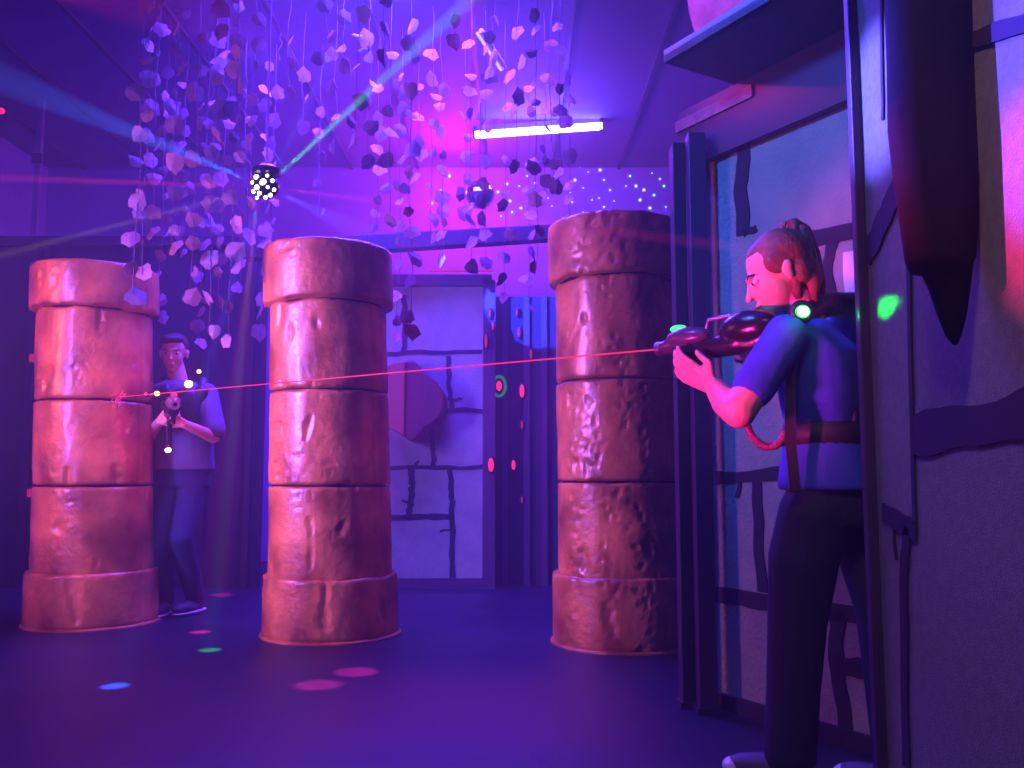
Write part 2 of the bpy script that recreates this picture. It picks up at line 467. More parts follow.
# ------------------------------------------------------------------ near right wall (plane X = XW)
XW = .885
def hitW(px, py):
    d = ray(px, py); t_ = XW/d.x; return V((0, 0, CH))+d*t_
yE = hitW(877, 500).y
rw = struct(MB().box((XW+.06, (yE-1.6)/2, 1.6), (.12, yE+1.6, 3.2)).build('wall_right', 'stone_paint_near'))
MB().box((XW+.055, yE+.012, 1.6), (.16, .03, 3.2)).build('edge_trim', 'trim_violet', rw, False, .003)
wn = V((-1, 0, 0))
painted(hitW, wn, [
    ([(867, 258), (878, 235), (888, 212), (898, 190)], .07), ([(905, 190), (911, 300), (913, 420), (917, 525)], .016),
    ([(915, 436), (960, 428), (1024, 418), (1100, 402)], .088), ([(884, 512), (905, 524), (918, 532)], .045), ([(910, 530), (906, 555), (905, 610), (908, 768)], .035),
    ([(896, 528), (897, 560)], .008), ([(884, 120), (883, 60), (883, -60)], .012), ([(960, 42), (1024, 24), (1100, 0)], .035)], rw, 'mortar_near', 9, .004)

# hanging fang (tusk shaped foam piece)
YFg = 1.68
L = [(893, -140), (887, -60), (886, 0), (888, 60), (889, 130), (895, 180), (901, 222), (907, 262), (912, 270)]
Rr = [(985, -140), (975, -60), (972, 0), (973, 60), (975, 130), (977, 180), (976, 222), (973, 258), (968, 270)]
L2 = [(912, 262), (922, 272), (930, 290), (938, 315), (946, 336), (953, 345)]
R2 = [(972, 262), (971, 272), (969, 290), (966, 315), (961, 336), (957, 345)]
def loft(Ls, Rs, dep):
    m = MB(); n = 28; vs = []; fs = []
    for a, b in zip(Ls, Rs):
        p, q = at(a[0], a[1], YFg), at(b[0], b[1], YFg); c = (p+q)/2; hw = (q-p).length/2
        for i in range(n):
            th = 2*math.pi*i/n
            vs.append((c.x+hw*math.cos(th), c.y+dep*min(1, hw/.05)*math.sin(th), c.z+.0*math.sin(th)))
    for k in range(len(Ls)-1):
        for i in range(n): fs.append((k*n+i, k*n+(i+1) % n, (k+1)*n+(i+1) % n, (k+1)*n+i))
    fs.append(tuple(range(n))[::-1]); fs.append(tuple((len(Ls)-1)*n+i for i in range(n)))
    return m.add(vs, fs)
t = thing('hanging_tusk', 'big black tusk-shaped piece tapering to a point, hanging before the near wall', 'hanging prop', at(930, -60, YFg))
loft(L, Rr, .055).build('tusk_body', 'black_foam', t, True)
loft(L2, R2, .04).build('tusk_tip', 'black_foam', t, True)
a = at(930, -120, YFg)
MB().tube([a-V((0, 0, .05)), V((a.x, a.y, HC))], .008).build('hanging_wire', 'cord', t)

# ------------------------------------------------------------------ people
def frame(fwd, up=(0, 0, 1)):
    f = V(fwd).normalized(); r = f.cross(V(up)).normalized(); u = r.cross(f)
    return Matrix(((r.x, f.x, u.x), (r.y, f.y, u.y), (r.z, f.z, u.z))).to_4x4()   # local x right, y forward, z up
def head_prims(m, c, F, s=1.0, female=False):
    P = lambda x, y, z: V(c)+F.to_3x3() @ (V((x, y, z))*s)
    m.ell(P(0, -.012, .035), (.074*s, .092*s, .088*s), F, 24, 16)        # cranium
    m.ell(P(0, .028, -.02), (.058*s, .062*s, .078*s), F, 20, 14)         # face
    m.ell(P(0, .035, -.075), (.040*s, .045*s, .034*s), F)                # jaw
    m.ell(P(0, .066, -.094), (.018*s, .016*s, .015*s), F)                # chin
    m.ell(P(0, .082, .022), (.042*s, .010*s, .009*s), F)                 # brow
    m.tube([P(0, .084, .012), P(0, .098, -.018), P(0, .106, -.034)], [.007*s, .009*s, .012*s], 10)
    m.ell(P(0, .104, -.034), (.014*s, .010*s, .009*s), F)
    m.ell(P(0, .086, -.058), (.022*s, .010*s, .006*s), F); m.ell(P(0, .084, -.069), (.019*s, .010*s, .007*s), F)
    for sx in (-1, 1):
        m.ell(P(sx*.034, .054, -.024), (.02*s, .018*s, .018*s), F)        # cheeks
        m.ell(P(sx*.077, -.008, -.005), (.008*s, .016*s, .026*s), F)      # ears
        m.ell(P(sx*.080, -.014, .012), (.009*s, .014*s, .014*s), F)
def eyes(parent, c, F, s=1.0):
    P = lambda x, y, z: V(c)+F.to_3x3() @ (V((x, y, z))*s)
    for sx in (-1, 1):
        e = MB().ell(P(sx*.031, .074, .004), (.014*s, .012*s, .008*s), F).build('eye', 'eye_white', parent, True)
        MB().ell(P(sx*.031, .083, .003), (.006*s, .005*s, .006*s), F).build('iris', 'eye_dark', e, True)
        MB().tube([P(sx*.016, .088, .022), P(sx*.034, .087, .027), P(sx*.05, .076, .022)], .0035*s, 6).build('eyebrow', 'hair_dark', parent)
    MB().ell(P(0, .0905, -.0635), (.022*s, .009*s, .008*s), F).build('mouth', 'lips', parent, True)
def hand_prims(m, wrist, d, n, curl=1.0, side=1, s=1.0, spread=.02):
    """d fingers direction, n palm normal (towards what is held), thumb on side*(d x n)"""
    d = V(d).normalized(); n = (V(n)-d*V(n).dot(d)).normalized(); w = d.cross(n)*side
    k = V(wrist)
    for i in range(4):                                    # palm
        off = w*(.027-.018*i)*s
        m.limb([k+off*.5+d*.012*s, k+off+d*.085*s], [.017*s, .0125*s], 10)
    L = [.062, .072, .067, .052]
    for i in range(4):
        off = w*(.031-.0205*i)*s; base = k+off+d*.085*s; a = 0; p = base; pts = [p]
        for seg, fr in enumerate((.45, .32, .25)):
            a += curl*(.45+.12*seg+.05*i)
            dd = d*math.cos(a)+n*math.sin(a)+w*(.10-.06*i)*.5
            p = p+dd.normalized()*L[i]*fr*1.25*s; pts.append(p)
        m.limb(pts, [.0100*s, .0092*s, .0085*s, .0075*s], 10)
    tb = k+w*.026*s+d*.022*s
    m.limb([tb, tb+(w*.7+d*.6+n*.4).normalized()*.035*s, tb+(w*.7+d*.6+n*.4).normalized()*.035*s+(d*.8+n*.5*curl).normalized()*.03*s, tb+(w*.7+d*.6+n*.4).normalized()*.035*s+(d*.8+n*.5*curl).normalized()*.03*s+(d*.7+n*.7*curl).normalized()*.024*s], [.0145*s, .0115*s, .0100*s, .0085*s], 10)

def make_phaser(origin, fwd, label, lit, roll_up=(0, 0, 1), s=1.0):
    F = frame(fwd, roll_up); t = thing('laser_tag_gun', label, 'toy gun', origin)
    P = lambda x, y, z: V(origin)+F.to_3x3() @ (V((x, y, z))*s)
    b = MB(); b.ell(P(0, -.10, .03), (.055*s, .115*s, .062*s), F, 24, 16); b.tube([P(0, -.2, .0), P(0, -.05, -.02), P(0, .2, -.025)], [.03*s, .04*s, .035*s], 12)
    b.box(P(0, .0, -.03), (.06*s, .38*s, .035*s), 0, F)
    b.build('gun_body', 'black_plastic', t, remesh=.006, smo=3)
    b = MB(); b.ell(P(0, .15, .025), (.045*s, .095*s, .042*s), F, 24, 16); b.tube([P(0, .16, .005), P(0, .27, .0)], [.034*s, .026*s], 16)
    b.build('barrel_shroud', 'grey_plastic', t, remesh=.006, smo=2)
    MB().lathe([(.020*s, -.005), (.027*s, 0), (.027*s, .02*s), (.015*s, .02*s), (.012*s, .005)], P(0, .265, 0), 20, F @ Matrix.Rotation(R(-90), 4, 'X')).build('muzzle_ring', 'steel', t)
    b = MB(); b.tube([P(0, -.12, -.03), P(0, -.14, -.08), P(0, -.155, -.13)], [.022*s, .02*s, .021*s], 12, ((F.to_3x3() @ V((1, 0, 0))), .8)); b.build('pistol_grip', 'black_plastic', t, True)
    b = MB(); b.tube([P(0, -.095, -.045), P(0, -.085, -.085), P(0, -.115, -.10), P(0, -.14, -.095)], .004*s, 8); b.build('trigger_guard', 'grey_plastic', t)
    b = MB(); b.tube([P(0, .10, -.04), P(0, .105, -.07), P(0, .10, -.095)], [.024*s, .021*s, .02*s], 12); b.build('fore_grip', 'black_plastic', t, True)
    b = MB(); b.tube([P(0, -.02, .085), P(0, .06, .08), P(0, .07, .05)], .007*s, 8); b.tube([P(0, -.02, .085), P(0, -.04, .07)], .007*s, 8); b.build('sight_rail', 'steel', t)
    b = MB(); b.ell(P(0, .19, .066), (.018*s, .034*s, .013*s), F); b.build('top_lamp', lit, t, True)
    return t, P, F
def chestline(m, rings, n=24):
    """rings: (centre, F, rx, ry)"""
    vs = []; fs = []
    for c, F, rx, ry in rings:
        for i in range(n):
            th = 2*math.pi*i/n
            e = .85
            cx = math.copysign(abs(math.cos(th))**e, math.cos(th)); sy = math.copysign(abs(math.sin(th))**e, math.sin(th))
            vs.append(V(c)+F.to_3x3() @ V((rx*cx, ry*sy, 0)))
    for k in range(len(rings)-1):
        for i in range(n): fs.append((k*n+i, k*n+(i+1) % n, (k+1)*n+(i+1) % n, (k+1)*n+i))
    fs.append(tuple(range(n))[::-1]); fs.append(tuple((len(rings)-1)*n+i for i in range(n)))
    return m.add(vs, fs)

# ---- woman
YW = 2.78
hip = at(832, 476, YW); chest = at(822, 375, YW-.02); neckb = at(806, 318, YW-.04); hc = at(779, 276, YW-.04)
FB = frame((-.80, .60, 0)); FH = frame((-.97, .10, -.38))
shL = neckb+V((-.115, -.115, -.045)); shL = at(786, 336, YW-.16)
shR = at(846, 326, YW+.14)
elL = at(739, 411, YW-.22); wrL = at(714, 386, YW-.06)
elR = at(806, 392, YW+.26); wrR = at(757, 358, YW+.14)
hipL = at(814, 492, YW-.07); hipR = at(851, 490, YW+.08)
knL = at(797, 622, YW-.02); anL = at(790, 752, YW+.02)
knR = at(886, 612, YW-.04); anR = at(898, 738, YW-.12)
w = thing('person', 'woman with a red-brown ponytail in blue T-shirt and black trousers aiming a toy gun', 'person', (hip.x, hip.y, 0))
b = MB()
head_prims(b, hc, FH, 1.08)
b.limb([hc+FH.to_3x3() @ V((0, -.03, -.05)), neckb+V((0, 0, -.01))], [.05, .055])
chestline(b, [(neckb-V((0, 0, .02)), FB, .07, .06), (neckb-V((0, 0, .06)), FB, .15, .085), (chest+V((0, 0, .05)), FB, .155, .10), (chest-V((0, 0, .06)), FB, .14, .095), (at(826, 425, YW), FB, .125, .09), (hip, FB, .155, .11), (at(834, 500, YW), FB, .16, .11)])
b.limb([shL, elL], [.056, .048]); b.limb([elL, (elL+wrL)/2+V((0, 0, -.008)), wrL], [.050, .046, .030])
b.limb([shR, elR], [.05, .04]); b.limb([elR, wrR], [.04, .027])
b.limb([hipL, knL, anL], [.08, .055, .038]); b.limb([hipR, knR, anR], [.08, .055, .038])
for an_, dr in ((anL, V((-.85, .3, 0))), (anR, V((-.6, .7, 0)))):
    b.limb([an_, V((an_.x, an_.y, .05))+dr.normalized()*.0, V((an_.x, an_.y, .04))+dr.normalized()*.15], [.036, .04, .03])
GD = V((-.80, .80, -.02)).normalized()
GO = at(724, 340, YW-.02)
hand_prims(b, wrL, at(694, 375, YW-.03)-wrL, V((.0, .75, .65)), .5, -1, 1.08)
hand_prims(b, wrR, at(741, 352, YW+.10)-wrR, V((-.5, -.9, .1)), 1.1, 1, .98)
body = b.build('body', 'skin', w, remesh=.0055, smo=3)
eyes(w, hc, FH, 1.08)
# hair
P = lambda x, y, z: hc+FH.to_3x3() @ (V((x, y, z))*1.08)
b = MB(); b.ell(P(0, -.026, .042), (.082*1.08, .094*1.08, .090*1.08), FH, 24, 16)
b.ell(P(0, .014, .072), (.060, .058, .046), FH)
b.ell(P(0, -.066, -.02), (.07, .052, .075), FH)
for sx in (-1, 1): b.ell(P(sx*.066, .0, .032), (.018, .046, .036), FH); b.ell(P(sx*.06, -.045, -.01), (.022, .03, .045), FH)
b.build('hair', 'hair_red', w, remesh=.006, smo=2)
b = MB()
for k in range(26):
    a = random.uniform(0, 6.28); rr = random.uniform(.1, 1.25)
    ox, oy = rr*math.cos(a), rr*math.sin(a)
    p0_ = at(790, 252, YW-.03)+V((ox*.012, oy*.012, 0))
    pts = [p0_, at(787+ox*6, 226, YW-.03+oy*.02), at(797+ox*8, 226+ox*5, YW-.03+oy*.03), at(804+ox*11, 255, YW-.04+oy*.035), at(807+ox*15, 285, YW-.06+oy*.035), at(811+ox*15+random.uniform(-4, 4), 312+random.uniform(-12, 8), YW-.05+oy*.03)]
    b.tube(pts, [.015, .020, .023, .024, .021, .004], 8)
b.build('ponytail', 'hair_red', w, True)
b = MB(); b.tube([at(786, 246, YW-.03), at(790, 238, YW-.03)], .026, 14); b.build('hair_tie', 'hair_tie', w, True)
# T-shirt
b = MB()
chestline(b, [(neckb-V((0, 0, .015)), FB, .085, .075), (neckb-V((0, 0, .055)), FB, .165, .10), (chest+V((0, 0, .06)), FB, .178, .125), (chest, FB, .172, .128), (chest-V((0, 0, .09)), FB, .150, .12), (at(826, 428, YW), FB, .140, .112), (at(829, 452, YW), FB, .168, .130), (at(832, 478, YW), FB, .190, .148), (at(833, 490, YW), FB, .194, .150)])
sl = shL+(elL-shL)*.70; b.limb([shL+V((.03, .03, -.01)), shL, sl], [.06, .066, .062]); sr = shR+(elR-shR)*.6; b.limb([shR, sr], [.064, .058])
shirt = b.build('t_shirt', 'shirt_blue', w, remesh=.008, smo=4)
# trousers
b = MB()
chestline(b, [(at(831, 476, YW), FB, .155, .112), (at(833, 500, YW), FB, .175, .13), (at(834, 525, YW), FB, .17, .13)])
b.limb([hipL-V((0, 0, .06)), at(803, 560, YW-.05), knL, at(793, 690, YW), anL+V((0, 0, -.01))], [.105, .104, .088, .080, .078])
b.limb([hipR-V((0, 0, .06)), at(871, 555, YW+.03), knR, anR], [.105, .10, .088, .075])
b.build('trousers', 'trousers_black', w, remesh=.009, smo=4)
for an_, dr in ((anL, V((-.85, .3, 0))), (anR, V((-.6, .7, 0)))):
    d_ = dr.normalized(); F_ = frame(d_); base = V((an_.x, an_.y, 0))
    b = MB(); b.ell(base+V((0, 0, .05)), (.042, .055, .05), F_); b.ell(base+d_*.09+V((0, 0, .045)), (.045, .10, .036), F_); sh = b.build('shoe', 'shoe', w, remesh=.006, smo=2)
    b = MB(); b.ell(base+d_*.055+V((0, 0, .014)), (.05, .155, .015), F_); b.ell(base+d_*.17+V((0, 0, .036)), (.036, .032, .026), F_); b.build('sole', 'sole', sh, True)
# vest
b = MB(); FR = FB.to_3x3()
chestline(b, [(chest+V((0, 0, .11)), FB, .165, .13), (chest+V((0, 0, .03)), FB, .10, .15), (chest-V((0, 0, .1)), FB, .09, .14)])
bk = chest+FR @ V((.03, -.155, .0))
b2 = MB(); b2.ell(bk+V((0, 0, .05)), (.12, .05, .13), FB); b2.ell(bk-V((0, 0, .09)), (.10, .045, .09), FB); b2.ell(at(848, 303, YW+.05), (.10, .08, .03), FB)
b2.tube([shL+V((.05, .05, .05)), at(815, 306, YW-.04), at(838, 304, YW+.02)], [.04, .042, .04], 12)
vest = b2.build('vest', 'vest', w, remesh=.008, smo=2)
q = at(802, 312, YW-.19)
b = MB(); b.lathe([(.034, 0), (.036, .012), (.028, .02)], q+V((0, .012, 0)), 24, Matrix.Rotation(R(90), 4, 'X')); b.build('shoulder_pod', 'vest', vest)
MB().ell(q, (.030, .012, .026)).build('shoulder_lamp', 'led_green', vest, True)
MB().ell(q+V((0, -.010, 0)), (.017, .006, .015)).build('shoulder_lamp_core', 'led_green_core', vest, True)
MB().ell(at(853, 415, YW-.12), (.010, .008, .022)).build('rivet', 'steel', vest, True)
# waist strap
b = MB(); ringw = []
for zz in (437, 430): pass
chestline(b, [(at(827, 446, YW), FB, .158, .128), (at(827, 424, YW), FB, .150, .122)])
b.build('waist_strap', 'vest_strap', w, True)
b = MB(); b.strip([at(793, 345, YW-.19), at(790, 390, YW-.17), at(790, 440, YW-.17), at(795, 490, YW-.17)], .03, (-.2, -1, 0), .012); b.build('side_strap', 'vest_strap', w)
# gun and cable
g, GP, GF = make_phaser(GO, GD, 'black toy laser gun with glowing green lamps held by the woman', 'led_green', s=.88)
p = at(743, 322, YW-.06); MB().box(p, (.018, .01, .022)).build('status_lamp', 'led_green', g, False, .003)
p = at(762, 318, YW-.06); MB().tube([at(757, 313, YW-.06), at(763, 320, YW-.06)], .005, 8).build('side_lamp', 'led_cyan', g)
b = MB(); pts = []
kp = [at(738, 372, YW+.0), at(745, 405, YW-.02), at(748, 432, YW-.05), at(762, 447, YW-.08), at(778, 446, YW-.1), at(787, 430, YW-.1)]
for k in range(len(kp)-1):
    for i in range(12): pts.append(kp[k].lerp(kp[k+1], i/12))
pts = [sum((pts[max(0, min(len(pts)-1, i+j))] for j in range(-4, 5)), V())/9 for i in range(len(pts))]
b.tube(pts, [.013 if i % 3 else .010 for i in range(len(pts))], 10)
tag(b.build('coiled_cable', 'hair_tie', None, True), 'ribbed reddish cable looping from the toy gun to her vest', 'cable')

# ---- man
YM = 6.05
def am(px, py, dy=0): return at(px, py, YM+dy)
mh = am(174, 354); FMH = frame((.18, -1, -.12)); FMB = frame((.35, -1, 0))
mneck = am(178, 380); mch = am(183, 415); mwa = am(184, 450); mhp = am(183, 472)
msR = am(159, 396, -.02); msL = am(207, 394, .02)
meR = am(146, 440, -.08); mwR = am(160, 421, -.32)
meL = am(214, 437, -.10); mwL = am(184, 424, -.30)
mhR = am(172, 480); mhL = am(192, 480)
mkR = am(160, 545, -.08); maR = am(164, 612, 0.02)
mkL = am(181, 538, -.12); maL = am(195, 612, .1)
w2 = thing('person', 'young man in a loose T-shirt peering past the chipped column with a toy gun', 'person', (mhp.x, mhp.y, 0))
b = MB(); head_prims(b, mh, FMH, 1.12)
b.limb([mh+V((0, .02, -.06)), mneck+V((0, .02, -.03))], [.058, .065])
chestline(b, [(mneck-V((0, 0, .02)), FMB, .09, .07), (mneck-V((0, 0, .07)), FMB, .18, .10), (mch, FMB, .175, .11), (mwa, FMB, .15, .10), (mhp, FMB, .16, .11)])
b.limb([msR, meR], [.055, .045]); b.limb([meR, mwR], [.043, .029]); b.limb([msL, meL], [.055, .045]); b.limb([meL, mwL], [.043, .029])
for h_, k_, a_ in ((mhR, mkR, maR), (mhL, mkL, maL)):
    b.limb([h_, k_, V((a_.x, a_.y, .09))], [.09, .06, .042]); b.limb([V((a_.x, a_.y, .06)), V((a_.x, a_.y-.03, .05))], [.04, .035])
hand_prims(b, mwR, V((.55, -.5, .25)), V((.4, .5, .3)), 1.1, -1, 1.05)
hand_prims(b, mwL, V((-.5, -.4, .3)), V((-.3, .5, .4)), 1.1, 1, 1.05)
b.build('body', 'skin', w2, remesh=.0065, smo=3)
eyes(w2, mh, FMH, 1.12)
P = lambda x, y, z: mh+FMH.to_3x3() @ (V((x, y, z))*1.12)
b = MB(); b.ell(P(0, -.026, .05), (.092, .104, .090), FMH); b.ell(P(0, .035, .088), (.068, .062, .034), FMH); b.ell(P(.03, .055, .088), (.045, .045, .03), FMH); b.ell(P(0, -.06, .0), (.078, .055, .08), FMH); b.build('hair', 'hair_dark', w2, remesh=.007, smo=2)
b = MB()
chestline(b, [(mneck-V((0, 0, .005)), FMB, .095, .085), (mneck-V((0, 0, .05)), FMB, .19, .12), (mch+V((0, 0, .04)), FMB, .205, .14), (mwa, FMB, .19, .135), (am(184, 470), FMB, .20, .14)])
b.limb([msR, msR+(meR-msR)*.8], [.075, .078]); b.limb([msL, msL+(meL-msL)*.85], [.075, .085])
b.build('t_shirt', 'shirt_grey', w2, remesh=.009, smo=4)
b = MB(); chestline(b, [(am(184, 466), FMB, .17, .12), (am(184, 486), FMB, .175, .13)])
for h_, k_, a_ in ((mhR, mkR, maR), (mhL, mkL, maL)): b.limb([h_, k_, V((a_.x, a_.y, .10))], [.105, .082, .062])
b.build('trousers', 'jeans', w2, remesh=.010, smo=3)
for a_ in (maR, maL):
    d_ = V((-.35, -1, 0)).normalized() if a_ is maL else V((.1, -1, 0)).normalized(); F_ = frame(d_); base = V((a_.x, a_.y, 0))
    sh = MB().ell(base+V((0, 0, .055)), (.05, .065, .06), F_).ell(base+d_*.09+V((0, 0, .05)), (.055, .13, .046), F_).build('shoe', 'shoe', w2, remesh=.008, smo=2)
    MB().ell(base+d_*.055+V((0, 0, .018)), (.055, .165, .018), F_).build('sole', 'sole', sh, True)
# vest
FR = FMB.to_3x3(); b = MB()
b.ell(mch+FR @ V((0, .12, .03)), (.12, .05, .15), FMB); b.ell(mch+FR @ V((-.11, .09, .13)), (.05, .06, .07), FMB); b.ell(mch+FR @ V((.11, .09, .13)), (.05, .06, .07), FMB)
b.tube([mch+FR @ V((.11, .1, .14)), mch+FR @ V((.12, 0, .23)), mch+FR @ V((.11, -.1, .16))], .035, 10)
b.tube([mch+FR @ V((-.11, .1, .14)), mch+FR @ V((-.12, 0, .23)), mch+FR @ V((-.11, -.1, .16))], .035, 10)
v2 = b.build('vest', 'vest', w2, remesh=.009, smo=2)
def led(px, py, dy, r, mm, par, nm): return MB().ell(am(px, py, dy), (r*1.15, r*.6, r)).build(nm, mm, par, True)
led(199, 371.5, -.05, .013, 'led_orange', v2, 'shoulder_lamp')
# gun: pointing towards the woman
MG = am(171, 409, -.42)
g2, GP2, GF2 = make_phaser(MG, V((.42, -.9, .02)), 'black toy laser gun with red lamps held by the man', 'led_red', s=1.05)
led(188.5, 384, -.62, .022, 'led_red_core', g2, 'front_lamp'); led(157, 393.5, -.62, .015, 'led_orange', g2, 'side_lamp'); led(146, 394, -.62, .010, 'led_red', g2, 'side_lamp'); led(168, 450, -.45, .017, 'led_red_core', g2, 'grip_lamp')
MB().tube([am(188, 386, -.60), am(178, 398, -.52), am(171, 408, -.44)], .014, 8).build('lamp_arm', 'black_plastic', g2)
MB().tube([am(146, 394, -.60), am(157, 395, -.60), am(171, 402, -.5)], .014, 8).build('lamp_arm', 'black_plastic', g2)
MB().tube([am(168, 450, -.44), am(169, 430, -.44), am(170, 412, -.44)], .018, 8).build('grip_stem', 'black_plastic', g2)

# ------------------------------------------------------------------ laser beam
mz = GP(0, .29, 0)
end = None
d = ray(120, 397); o = V((0, 0, CH))
# hit point on the chipped column
best = None
for k in range(400):
    q = o+d*(4.6+k*.003)
    if (V((q.x, q.y))-V((cA.x-.036*q.z, cA.y))).length < .362: best = q; break
hitc = best or at(120, 397, 5.3)
lb = MB().tube([mz, hitc], .0028, 8).build('laser_beam', 'laser', None, True)
tag(lb, 'thin straight red laser line running from her gun to the chipped column', 'laser beam')
b = MB()
for k in range(9):
    p = hitc+V((random.uniform(-.06, .06), -.012, random.uniform(-.05, .05))); pts = [p]
    for j in range(3): p = p+V((random.uniform(-.02, .02), 0, random.uniform(-.025, .025))); pts.append(p)
    b.tube(pts, .003, 6)
tag(b.build('laser_spot', 'laser'), 'red scribbled laser spot on the chipped column beside the man', 'laser spot')

# small red lamps left of the chipped column, and light stroke
for i, (px, py, w_, h_, lbl) in enumerate([(33, 358, 7, 8, 'uppermost small red lamp on the dark partition left of the columns'), (38, 396, 5, 6, 'small red lamp touching the outline of the chipped column'), (32, 493, 9, 8, 'lowest small red lamp on the dark partition left of the columns')]):
    q = at(px, py, 7.35); t = thing('square_lamp', lbl, 'lamp', q, 'small square red lamps')
    MB().box(q, (w_*.0082, .02, h_*.0082)).build('lamp_lens', 'led_red_dim', t, False, .004)
    MB().box(q+V((0, .05, 0)), (w_*.0082+.02, .08, h_*.0082+.02)).build('lamp_housing', 'trim_dark', t)
a = at(152, 489, 6.6); b_ = at(154, 520, 6.6)
tag(MB().tube([a, (a+b_)/2, b_], [.004, .012, .020], 8).build('light_stick', 'led_red'), 'slim red light stick glowing behind the man near the column', 'light')

# ------------------------------------------------------------------ ceiling fixtures
a = at(475, 135, 8.4); b_ = at(602, 126, 8.4)
t = thing('tube_light', 'bright violet-white tube light below the ceiling', 'light', (a+b_)/2)
dd = (b_-a)
MB().tube([a, b_], .036, 14).build('tube', 'tube_uv', t, True)
m = MB(); m.box((a+b_)/2+V((0, .05, .07)), (dd.length+.06, .07, .06), 0, Matrix.Rotation(math.atan2(dd.z, dd.x)*-1, 4, 'Y')); m.build('fitting', 'steel', t)
for f in (.15, .85): q = a+dd*f; MB().tube([q+V((0, .05, .08)), V((q.x, q.y+.05, HC))], .008, 6).build('suspension_rod', 'trim_dark', t)
for f in (0, 1): MB().box(a+dd*f+V((0, .02, .02)), (.04, .06, .12)).build('end_cap', 'trim_violet', t)
a = at(477, 33, 6.5); b_ = at(501, 70, 6.5+.5)
t = thing('slim_light_bar', 'short slanting light bar hanging among the leaf garlands near the ceiling', 'light', (a+b_)/2)
MB().tube([a, b_], .012, 8).build('bar', 'bar_lit', t); MB().tube([a+V((.03, 0, .02)), b_+V((.03, 0, .02))], .02, 8).build('bar_housing', 'steel', t)
MB().tube([(a+b_)/2+V((.03, 0, .02)), V(((a.x+b_.x)/2+.03, (a.y+b_.y)/2, HC))], .006, 6).build('suspension_rod', 'trim_dark', t)
# mirror ball
q = at(480, 195, 8.0)
t = thing('mirror_ball', 'small mirror ball hanging in pink haze near the back wall', 'mirror ball', q)
nu, nv, r_ = 22, 12, .13; vs = []; fs = []
m = MB(); m.ell(q, (r_, r_, r_), None, nu, nv); m.build('mirror_facets', 'mirror', t)
MB().tube([q+V((0, 0, r_-.01)), V((q.x, q.y, HC))], .006, 6).build('hanging_wire', 'cord', t)
# disco light
YD = 4.85
D = at(266, 187, YD)
t = thing('party_light', 'spinning party light head with a cluster of white lenses', 'party light', D)
MB().ell(D, (.073, .073, .068), None, 24, 14).build('lamp_head', 'black_plastic', t, True)
MB().lathe([(.04, .055), (.078, .07), (.078, .10), (.05, .12)], D, 24).build('lamp_base', 'black_plastic', t)
MB().tube([D+V((0, 0, .11)), V((D.x, D.y, HC))], .005, 8).build('mounting_pole', 'steel', t)
lens = [(0, 0, .017), (-6, 4, .017), (-12, -3, .013), (-11, 6, .014), (-7, -7, .017), (4, -8, .011), (9, -3, .013), (1, -1, .02), (5, 4, .011), (10, 5, .013), (-4, 9, .014), (1, 12, .013), (6, 10, .014), (-9, 11, .011), (-1, -13, .010), (7, -11, .010)]
for dx, dy, r in lens:
    q = at(266+dx, 187+dy, YD)
    rr = math.hypot(q.x-D.x, q.z-D.z); yy = math.sqrt(max(0, .073**2-rr*rr)); r = r*.8
    MB().ell(V((q.x, D.y-yy-.004, q.z)), (r, r*.6, r)).build('lens', 'led_white', t, True)

# glowing discs standing in for light dots projected on the back wall
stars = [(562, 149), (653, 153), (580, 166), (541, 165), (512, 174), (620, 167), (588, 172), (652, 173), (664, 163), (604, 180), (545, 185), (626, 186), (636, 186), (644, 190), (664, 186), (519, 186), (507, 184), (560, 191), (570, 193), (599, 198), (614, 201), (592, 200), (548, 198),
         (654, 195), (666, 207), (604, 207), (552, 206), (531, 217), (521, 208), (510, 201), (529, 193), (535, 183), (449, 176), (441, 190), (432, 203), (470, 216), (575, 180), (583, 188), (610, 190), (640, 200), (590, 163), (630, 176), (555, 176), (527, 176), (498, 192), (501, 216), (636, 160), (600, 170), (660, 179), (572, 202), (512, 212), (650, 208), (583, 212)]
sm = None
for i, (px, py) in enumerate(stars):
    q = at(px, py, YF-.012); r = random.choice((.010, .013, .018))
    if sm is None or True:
        o_ = MB().ell(q, (r, .006, r), None, 8, 5).build('projected_dot', 'star_green' if i % 9 == 5 else 'star', None, True)
    tag(o_, 'tiny glowing disc standing in for a projected dot of light on the blue back wall', 'star light', 'projected light dots on the back wall')

